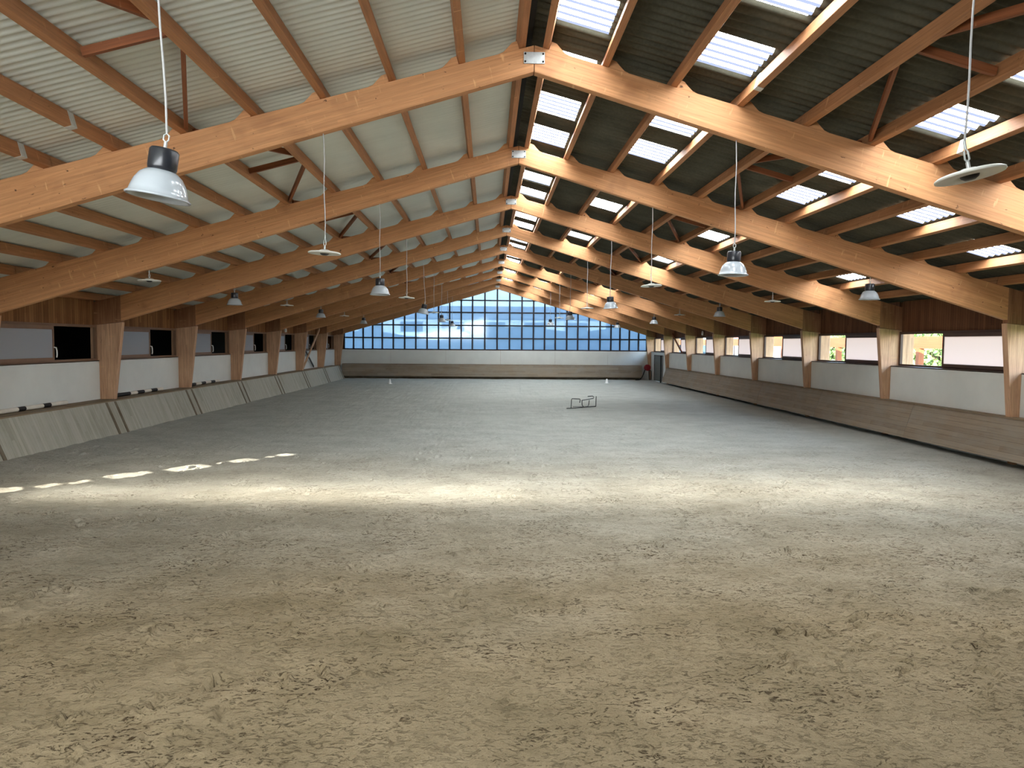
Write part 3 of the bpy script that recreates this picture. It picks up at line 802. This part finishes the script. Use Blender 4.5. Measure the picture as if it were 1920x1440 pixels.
mb = MB(); mb.lathe([(0.0, -0.028), (0.035, -0.028), (0.055, -0.014), (0.062, 0.0), (0.062, 0.012), (0.0, 0.016)], 24); disc_b = mb.mesh('lamp_socket', M['black'])
mb = MB(); mb.tube([(0, 0, 0.05), (0, 0, 0.10)], 0.014, 8); mb.tube([(0, 0, 0.10), (0.016, 0, 0.12), (0.014, 0, 0.17), (0, 0, 0.20), (-0.014, 0, 0.17), (-0.016, 0, 0.12), (0, 0, 0.10)], 0.007, 6); mb.tube([(0, 0, 0.19), (0, 0, 0.25)], 0.010, 8); hook_d = mb.mesh('hanger_hook', M['steel'])
TILT = {('bell', 0): (0, 9), ('disc', 0): (-4, -9), ('bell', 4): (0, 10), ('bell', 3): (2, -4), ('disc', 1): (0, 2), ('bell', 1): (0, 1.5)}
def rowtxt(x): return ('inner row left of ridge' if x > -5 else 'outer left row') if x < 0 else ('inner row right of ridge' if x < 5 else 'outer right row')
cab = {}
for typ, k, x in LAMPS:
    z = 3.545 if typ == 'bell' else 3.785
    Y = FY(k)+0.07
    tx, ty = TILT.get((typ, k), (random.uniform(-2, 2), random.uniform(-3, 3))) if abs(x) < 5 else (0.3, 0.4)
    o = empty('pendant_lamp', (x, Y, z))
    nm = 'bell-shaped pendant lamp with black housing' if typ == 'bell' else 'flat white disc pendant lamp'
    if k == 0: lab = 'largest ' + nm + (', upper left before the first frame' if x < 0 else ', upper right before the first frame')
    else: lab = f'{nm} under the {ORD[k]} frame, {rowtxt(x)}'
    setp(o, lab, 'lamp', 'bell pendant lamps' if typ == 'bell' else 'flat disc pendant lamps')
    rot = (math.radians(tx), math.radians(ty), 0)
    if typ == 'bell':
        h = link('lamp_housing', bell_h, o, (0, 0, 0), rot); link('lamp_shade', bell_s, o, (0, 0, 0), rot)
        link('hanger_hook', hook_b, o, (0, 0, 0), rot); zt = 0.44
    else:
        link('reflector_disc', disc_s, o, (0, 0, 0), rot); link('lamp_socket', disc_b, o, (0, 0, 0), rot)
        h = link('hanger_hook', hook_d, o, (0, 0, 0), rot); zt = 0.245
        if abs(x) > 5: h.scale = (1, 1, 0.72); zt = 0.172
    top = (BOT0-BS*abs(x)-z-0.004) if k > 0 else (ztop(x)-z-0.006)
    d = Matrix.Rotation(rot[1], 3, 'Y') @ Matrix.Rotation(rot[0], 3, 'X') @ Vector((0, 0, zt))
    mb = MB(); pts = [tuple(d)]
    for q in range(1, 9): pts.append((d.x*(1-q/8)+(0.006*math.sin(q*1.3) if top-zt > 0.5 else 0), d.y*(1-q/8), lerp(d.z, top, q/8)))
    mb.tube(pts, 0.0075 if k < 3 else 0.009, 6); mb.obj('cable', M['cable'], o)

for s, x, Y, z in ((-1, LWX, 38.2, 3.13), (1, RWX, 38.7, 3.16)):
    o = setp(empty('wall_light', (x, Y, z)), f'tiny white light on the {"left" if s < 0 else "right"} wall cladding above a window', 'light')
    mb = MB(); mb.lathe([(0.0, 0.12), (0.04, 0.11), (0.055, 0.05), (0.065, -0.05), (0.05, -0.12), (0.0, -0.13)], 16, cx=-s*0.07); mb.obj('shade', M['white'], o)
    mb = MB(); mb.box(min(0, -s*0.07), max(0, -s*0.07), -0.03, 0.03, -0.03, 0.05); mb.obj('bracket', M['steel'], o)

# ------------------------------------------------------------------ jump poles on the left ledge
POLES = [(15.2, 18.15, [(16.28, 16.54), (17.19, 17.48)], 'striped jump pole on left ledge before the third frame, white with black bands'),
         (20.3, 23.4, [(20.4, 21.3), (21.72, 22.15), (22.6, 23.0)], 'striped jump pole on left ledge between third and fourth frames'),
         (25.3, 28.24, [(25.5, 26.0), (26.5, 26.9), (27.4, 27.8)], 'striped jump pole on left ledge between fourth and fifth frames')]
for a, b, bands, lab in POLES:
    cuts = sorted({a, b, *[q for bd in bands for q in bd]})
    mb = MB(); xx, zz = -11.20, 0.918+0.055
    for p, q in zip(cuts[:-1], cuts[1:]):
        mid = (p+q)/2; isb = any(u < mid < w for u, w in bands)
        mb.tube([(0, p-a, 0), (0, q-a, 0)], 0.052, 14, 1 if isb else 0, caps=True)
    setp(mb.obj('jump_pole', [M['pole_w'], M['pole_b']], None, (xx, a, zz)), lab, 'jump pole', 'jump poles on the left ledge')

# cavaletti frame on the sand
o = setp(empty('cavaletti_frame', (3.15, 28.0, 0.0)), 'black tubular cavaletti frame lying on the sand, right of centre', 'jump stand')
r = 0.016
mb = MB(); mb.tube([(-0.70, -0.55, 0.02), (-0.3, -0.35, 0.02), (0.10, -0.05, 0.03), (0.56, 0.25, 0.04)], r, 8); mb.obj('base_rail', M['black'], o)
mb = MB(); mb.tube([(-0.52, -0.46, 0.02), (-0.50, -0.44, 0.36), (-0.48, -0.42, 0.39), (-0.16, -0.30, 0.37), (-0.14, -0.29, 0.33), (-0.16, -0.28, 0.22)], r, 8); mb.obj('end_frame', M['black'], o)
mb = MB(); mb.tube([(-0.06, -0.2, 0.31), (-0.05, -0.19, 0.12), (0.02, -0.15, 0.04), (0.20, 0.0, 0.05), (0.24, 0.02, 0.12), (0.26, 0.02, 0.30)], r, 8); mb.obj('pole_cup', M['black'], o)
mb = MB(); mb.tube([(-0.06, -0.2, 0.31), (0.12, -0.1, 0.33), (0.30, 0.02, 0.35), (0.44, 0.10, 0.37), (0.46, 0.12, 0.42), (0.40, 0.10, 0.46), (0.2, 0.05, 0.45)], r, 8); mb.obj('pole_hook', M['black'], o)
mb = MB(); mb.tube([(0.56, 0.25, 0.04), (0.57, 0.25, 0.44)], r, 8); mb.tube([(-0.38, 0.15, 0.015), (0.15, 0.1, 0.02), (0.56, 0.25, 0.03)], r, 8); mb.obj('end_upright', M['black'], o)

for x, Y, lab in ((-6.54, 43.0, 'small white cone on the sand near the far left corner'), (6.95, 45.0, 'small white cone on the sand before the right end of the far kickboard')):
    mb = MB(); mb.lathe([(0.0, 0.30), (0.045, 0.30), (0.10, 0.035), (0.15, 0.03), (0.15, 0.0), (0.0, 0.0)], 24)
    setp(mb.obj('marker_cone', M['white'], None, (x, Y, -0.005)), lab, 'cone', 'small white marker cones')

# crossed bracing boards in the seventh bay of both walls
def xbar(p, q, w, h, mat, lab, cat='brace'):
    mb = MB(); p = Vector(p); q = Vector(q); c = (p+q)/2; mb.bar(p-c, q-c, w, h)
    setp(mb.obj('cross_brace', mat, None, c, along=(q-p)), lab, cat, 'crossed wall braces')
xbar((-11.10, 40.60, 1.0), (-11.10, 44.60, 3.30), 0.06, 0.13, M['post'], 'pale timber brace rising across left wall, between seventh and eighth frames')
xbar((-11.22, 40.25, 2.72), (-11.22, 43.55, 1.0), 0.05, 0.10, M['black'], 'dark brace falling across left wall, between seventh and eighth frames')
xbar((11.05, 40.6, 1.12), (11.05, 44.8, 3.15), 0.05, 0.12, M['brace'], 'dark brace crossing right wall window, between seventh and eighth frames')

# ------------------------------------------------------------------ outside
mb = MB(); mb.box(-80, 140, -40, 220, -0.5, -0.25)
setp(mb.obj('ground', M['grass']), 'meadow ground around the arena', 'ground', kind='structure')
# long timber pergola beside the arena
o = setp(empty('timber_pergola', (15.6, 42, 0)), 'orange timber pergola seen through the open right windows', 'pergola')
mb = MB(); mb.box(-0.09, 0.09, -26, 30, 2.46, 2.90); mb.obj('beam', M['orange'], o)
for i in range(9):
    mb = MB(); mb.box(-0.1, 0.1, -0.1, 0.1, -0.3, 2.46); mb.obj('post', M['orange'], o, (0, -22+i*6.2, 0), along=(0, 0, 1))
# cabin
o = setp(empty('garden_cabin', (20.2, 54.0, -0.25)), 'small white cabin with a dark framed window, seen through a right window', 'cabin')
mb = MB(); mb.box(-1.6, 1.6, -2.5, 2.5, 0, 3.0); mb.obj('cabin_wall', M['white'], o)
mb = MB(); mb.prism([(-1.9, 2.95), (1.9, 2.95), (0, 4.2)], -2.8, 2.8); mb.obj('cabin_roof', M['orange'], o)
mb = MB(); mb.box(-1.66, -1.6, -1.4, 1.0, 1.6, 1.72); mb.box(-1.66, -1.6, -1.4, 1.0, 2.75, 2.87); mb.box(-1.66, -1.6, -1.4, -1.28, 1.6, 2.87); mb.box(-1.66, -1.6, 0.88, 1.0, 1.6, 2.87); mb.box(-1.66, -1.6, -0.2, -0.08, 1.6, 2.87)
mb.obj('cabin_window', M['mull'], o)
# trees
def tree(x, y, h, r, lab, seed):
    rr = np.random.RandomState(seed)
    o = setp(empty('leafy_tree', (x, y, -0.25)), lab, 'tree', 'trees outside the right wall')
    mb = MB(); mb.tube([(0, 0, 0), (0.08, 0.05, h*0.3), (0.0, 0.1, h*0.62)], 0.16, 8)
    for a in range(5):
        t = a*1.25; mb.tube([(0.05, 0.05, h*(0.28+0.05*a)), (r*0.35*math.cos(t), r*0.35*math.sin(t), h*(0.45+0.06*a)), (r*0.6*math.cos(t), r*0.6*math.sin(t), h*(0.6+0.05*a))], 0.06, 6)
    mb.obj('trunk', M['bark'], o)
    nb = 22; cs = np.stack([rr.uniform(-r, r, nb)*0.75, rr.uniform(-r, r, nb)*0.75, h*(0.22+0.72*rr.rand(nb))], 1)
    V = []; Fc = []
    for i in range(2600):
        c = cs[rr.randint(nb)]; d = rr.normal(size=3); d /= np.linalg.norm(d); p = c + d*r*0.42*rr.rand()**0.4
        u = rr.normal(size=3); u /= np.linalg.norm(u); w = np.cross(u, rr.normal(size=3)); w /= np.linalg.norm(w)
        L = rr.uniform(0.10, 0.2); b = len(V)
        V += [tuple(p-u*L), tuple(p+w*L*0.5), tuple(p+u*L), tuple(p-w*L*0.5)]; Fc.append((b, b+1, b+2, b+3))
    me = bpy.data.meshes.new('foliage'); me.from_pydata(V, [], Fc); me.materials.append(M['leaf']); me.update()
    link('foliage', me, o)
TREES = [(20.2, 32.3, 4.2, 2.2, 'bright leafy tree outside, behind opening between second and third frames'),
         (25.0, 38.5, 5.2, 2.4, 'taller leafy tree outside, behind opening between second and third frames'),
         (20.0, 41.8, 4.4, 2.2, 'round leafy tree outside, behind opening between third and fourth frames'),
         (25.0, 47.5, 5.4, 2.6, 'pale leafy tree outside, farther behind opening between third and fourth frames'),
         (24.0, 66.0, 6.0, 3.4, 'distant leafy tree outside, behind opening between fifth and sixth frames')]
for i, (x, y, h, r, lab) in enumerate(TREES): tree(x, y, h, r, lab, 40+i)
# riding hall beyond the gable
o = setp(empty('outbuilding', (0, 78, -0.25)), 'pale long building beyond the gable window with white balcony bands', 'building')
mb = MB(); mb.box(-17, 17, 0, 10, 0, 5.4); mb.obj('facade', M['facade'], o)
mb = MB(); mb.prism([(-18, 5.4), (18, 5.4), (15.5, 6.7), (-15.5, 6.7)], -0.6, 10.6); mb.obj('roof', M['slate'], o)
for i in range(7):
    mb = MB(); x = -13.5+i*4.5; mb.box(x-1.2, x+1.2, -0.04, 0.02, 3.9, 5.0); f_ = mb.obj('window', M['slate2'], o)
    mb = MB(); mb.box(x-1.5, x+1.5, -0.9, -0.8, 3.5, 3.75); mb.box(x-1.5, x+1.5, -0.9, 0.0, 3.4, 3.5); mb.obj('balcony', M['white'], o)
mb = MB()
pts = [(-60, -0.3)] + [(x, 3.45+0.45*math.sin(x*0.21)+0.35*math.sin(x*0.53+1)) for x in np.linspace(-60, 60, 90)] + [(60, -0.3)]
mb.prism(pts, 62.0, 66.0)
setp(mb.obj('hedge_bank', M['slate2'], along=(1, 0, 0)), 'dark blue-grey bank beyond the gable window', 'bank', kind='structure')

# ------------------------------------------------------------------ light
w = bpy.data.worlds.new('sky'); bpy.context.scene.world = w; w.use_nodes = True
nt = w.node_tree; nt.nodes.clear()
out = N(nt, 'ShaderNodeOutputWorld'); bg = N(nt, 'ShaderNodeBackground')
tc = N(nt, 'ShaderNodeTexCoord'); sx = N(nt, 'ShaderNodeSeparateXYZ'); nt.links.new(tc.outputs['Generated'], sx.inputs[0])
sk = ramp(nt, mth(nt, 'MULTIPLY', mth(nt, 'ADD', sx.outputs[2], 0.05), 2.2, True), [(0.0, (0.95, 0.98, 1.0, 1)), (0.5, (0.80, 0.92, 1.0, 1)), (1.0, (0.45, 0.68, 1.0, 1))])
nt.links.new(sk, bg.inputs[0]); bg.inputs[1].default_value = 4.0
nt.links.new(bg.outputs[0], out.inputs[0])

sun = bpy.data.lights.new('sun', 'SUN'); sun.energy = 12.0; sun.angle = math.radians(0.2); sun.color = (1.0, 0.93, 0.82)
so = bpy.data.objects.new('sun', sun); C.objects.link(so)
dv = Vector((SUNH.x, SUNH.y, -TANE)).normalized()
so.rotation_euler = dv.to_track_quat('-Z', 'Y').to_euler()

def band_lamp(name, x0, x1, Y, z, tx, ty, power, spread, h=0.25):  # added lamp overhead, lays a soft band of light across the floor
    l = bpy.data.lights.new(name, 'AREA'); l.shape = 'RECTANGLE'; l.size = x1-x0; l.size_y = h
    l.energy = power; l.spread = math.radians(spread); l.color = (1.0, 0.96, 0.86)
    o = bpy.data.objects.new(name, l); o.location = ((x0+x1)/2, Y, z)
    d = Vector((tx, ty, 0)) - Vector((0, Y, z)); d.x = tx
    o.rotation_euler = d.to_track_quat('-Z', 'Y').to_euler(); C.objects.link(o)
band_lamp('floor_band_lamp_one', -8.2, 0.0, 5.6, 4.35, 0.0, 12.0, 12, 9, 0.3)
band_lamp('floor_band_lamp_two', -5.5, 7.0, 5.6, 4.30, 0.0, 12.3, 18, 15, 0.3)
band_lamp('floor_band_lamp_three', -8.8, 8.8, 5.6, 4.20, 0.0, 12.9, 44, 26, 0.5)

# ------------------------------------------------------------------ camera
cam = bpy.data.cameras.new('camera'); co = bpy.data.objects.new('camera', cam); C.objects.link(co)
R = ((0.9994254347362462, 0.03337149646470522, -0.0059282059656620735), (-0.03296593580418625, 0.9977252146458966, 0.05880172732457411), (0.007877022205085862, -0.058572513037306685, 0.998252079004935))
mw = Matrix(((R[0][0], R[0][2], -R[0][1], -0.6034), (R[1][0], R[1][2], -R[1][1], 0.0), (R[2][0], R[2][2], -R[2][1], 2.5703), (0, 0, 0, 1)))
co.matrix_world = mw
cam.sensor_fit = 'HORIZONTAL'; cam.sensor_width = 36.0; cam.lens = 1332.0/1920*36.0
cam.clip_start = 0.05; cam.clip_end = 500
sc = bpy.context.scene; sc.camera = co
sc.view_settings.view_transform = 'Standard'; sc.view_settings.look = 'None'; sc.view_settings.gamma = 1.0
sc.view_settings.use_curve_mapping = False
sc.view_settings.exposure = 1.55
sc.cycles.use_denoising = True
sc.cycles.use_adaptive_sampling = True; sc.cycles.adaptive_threshold = 0.02
sc.cycles.max_bounces = 8; sc.cycles.diffuse_bounces = 4; sc.cycles.transparent_max_bounces = 8
sc.cycles.sample_clamp_indirect = 6.0
sc.cycles.caustics_reflective = False; sc.cycles.caustics_refractive = False
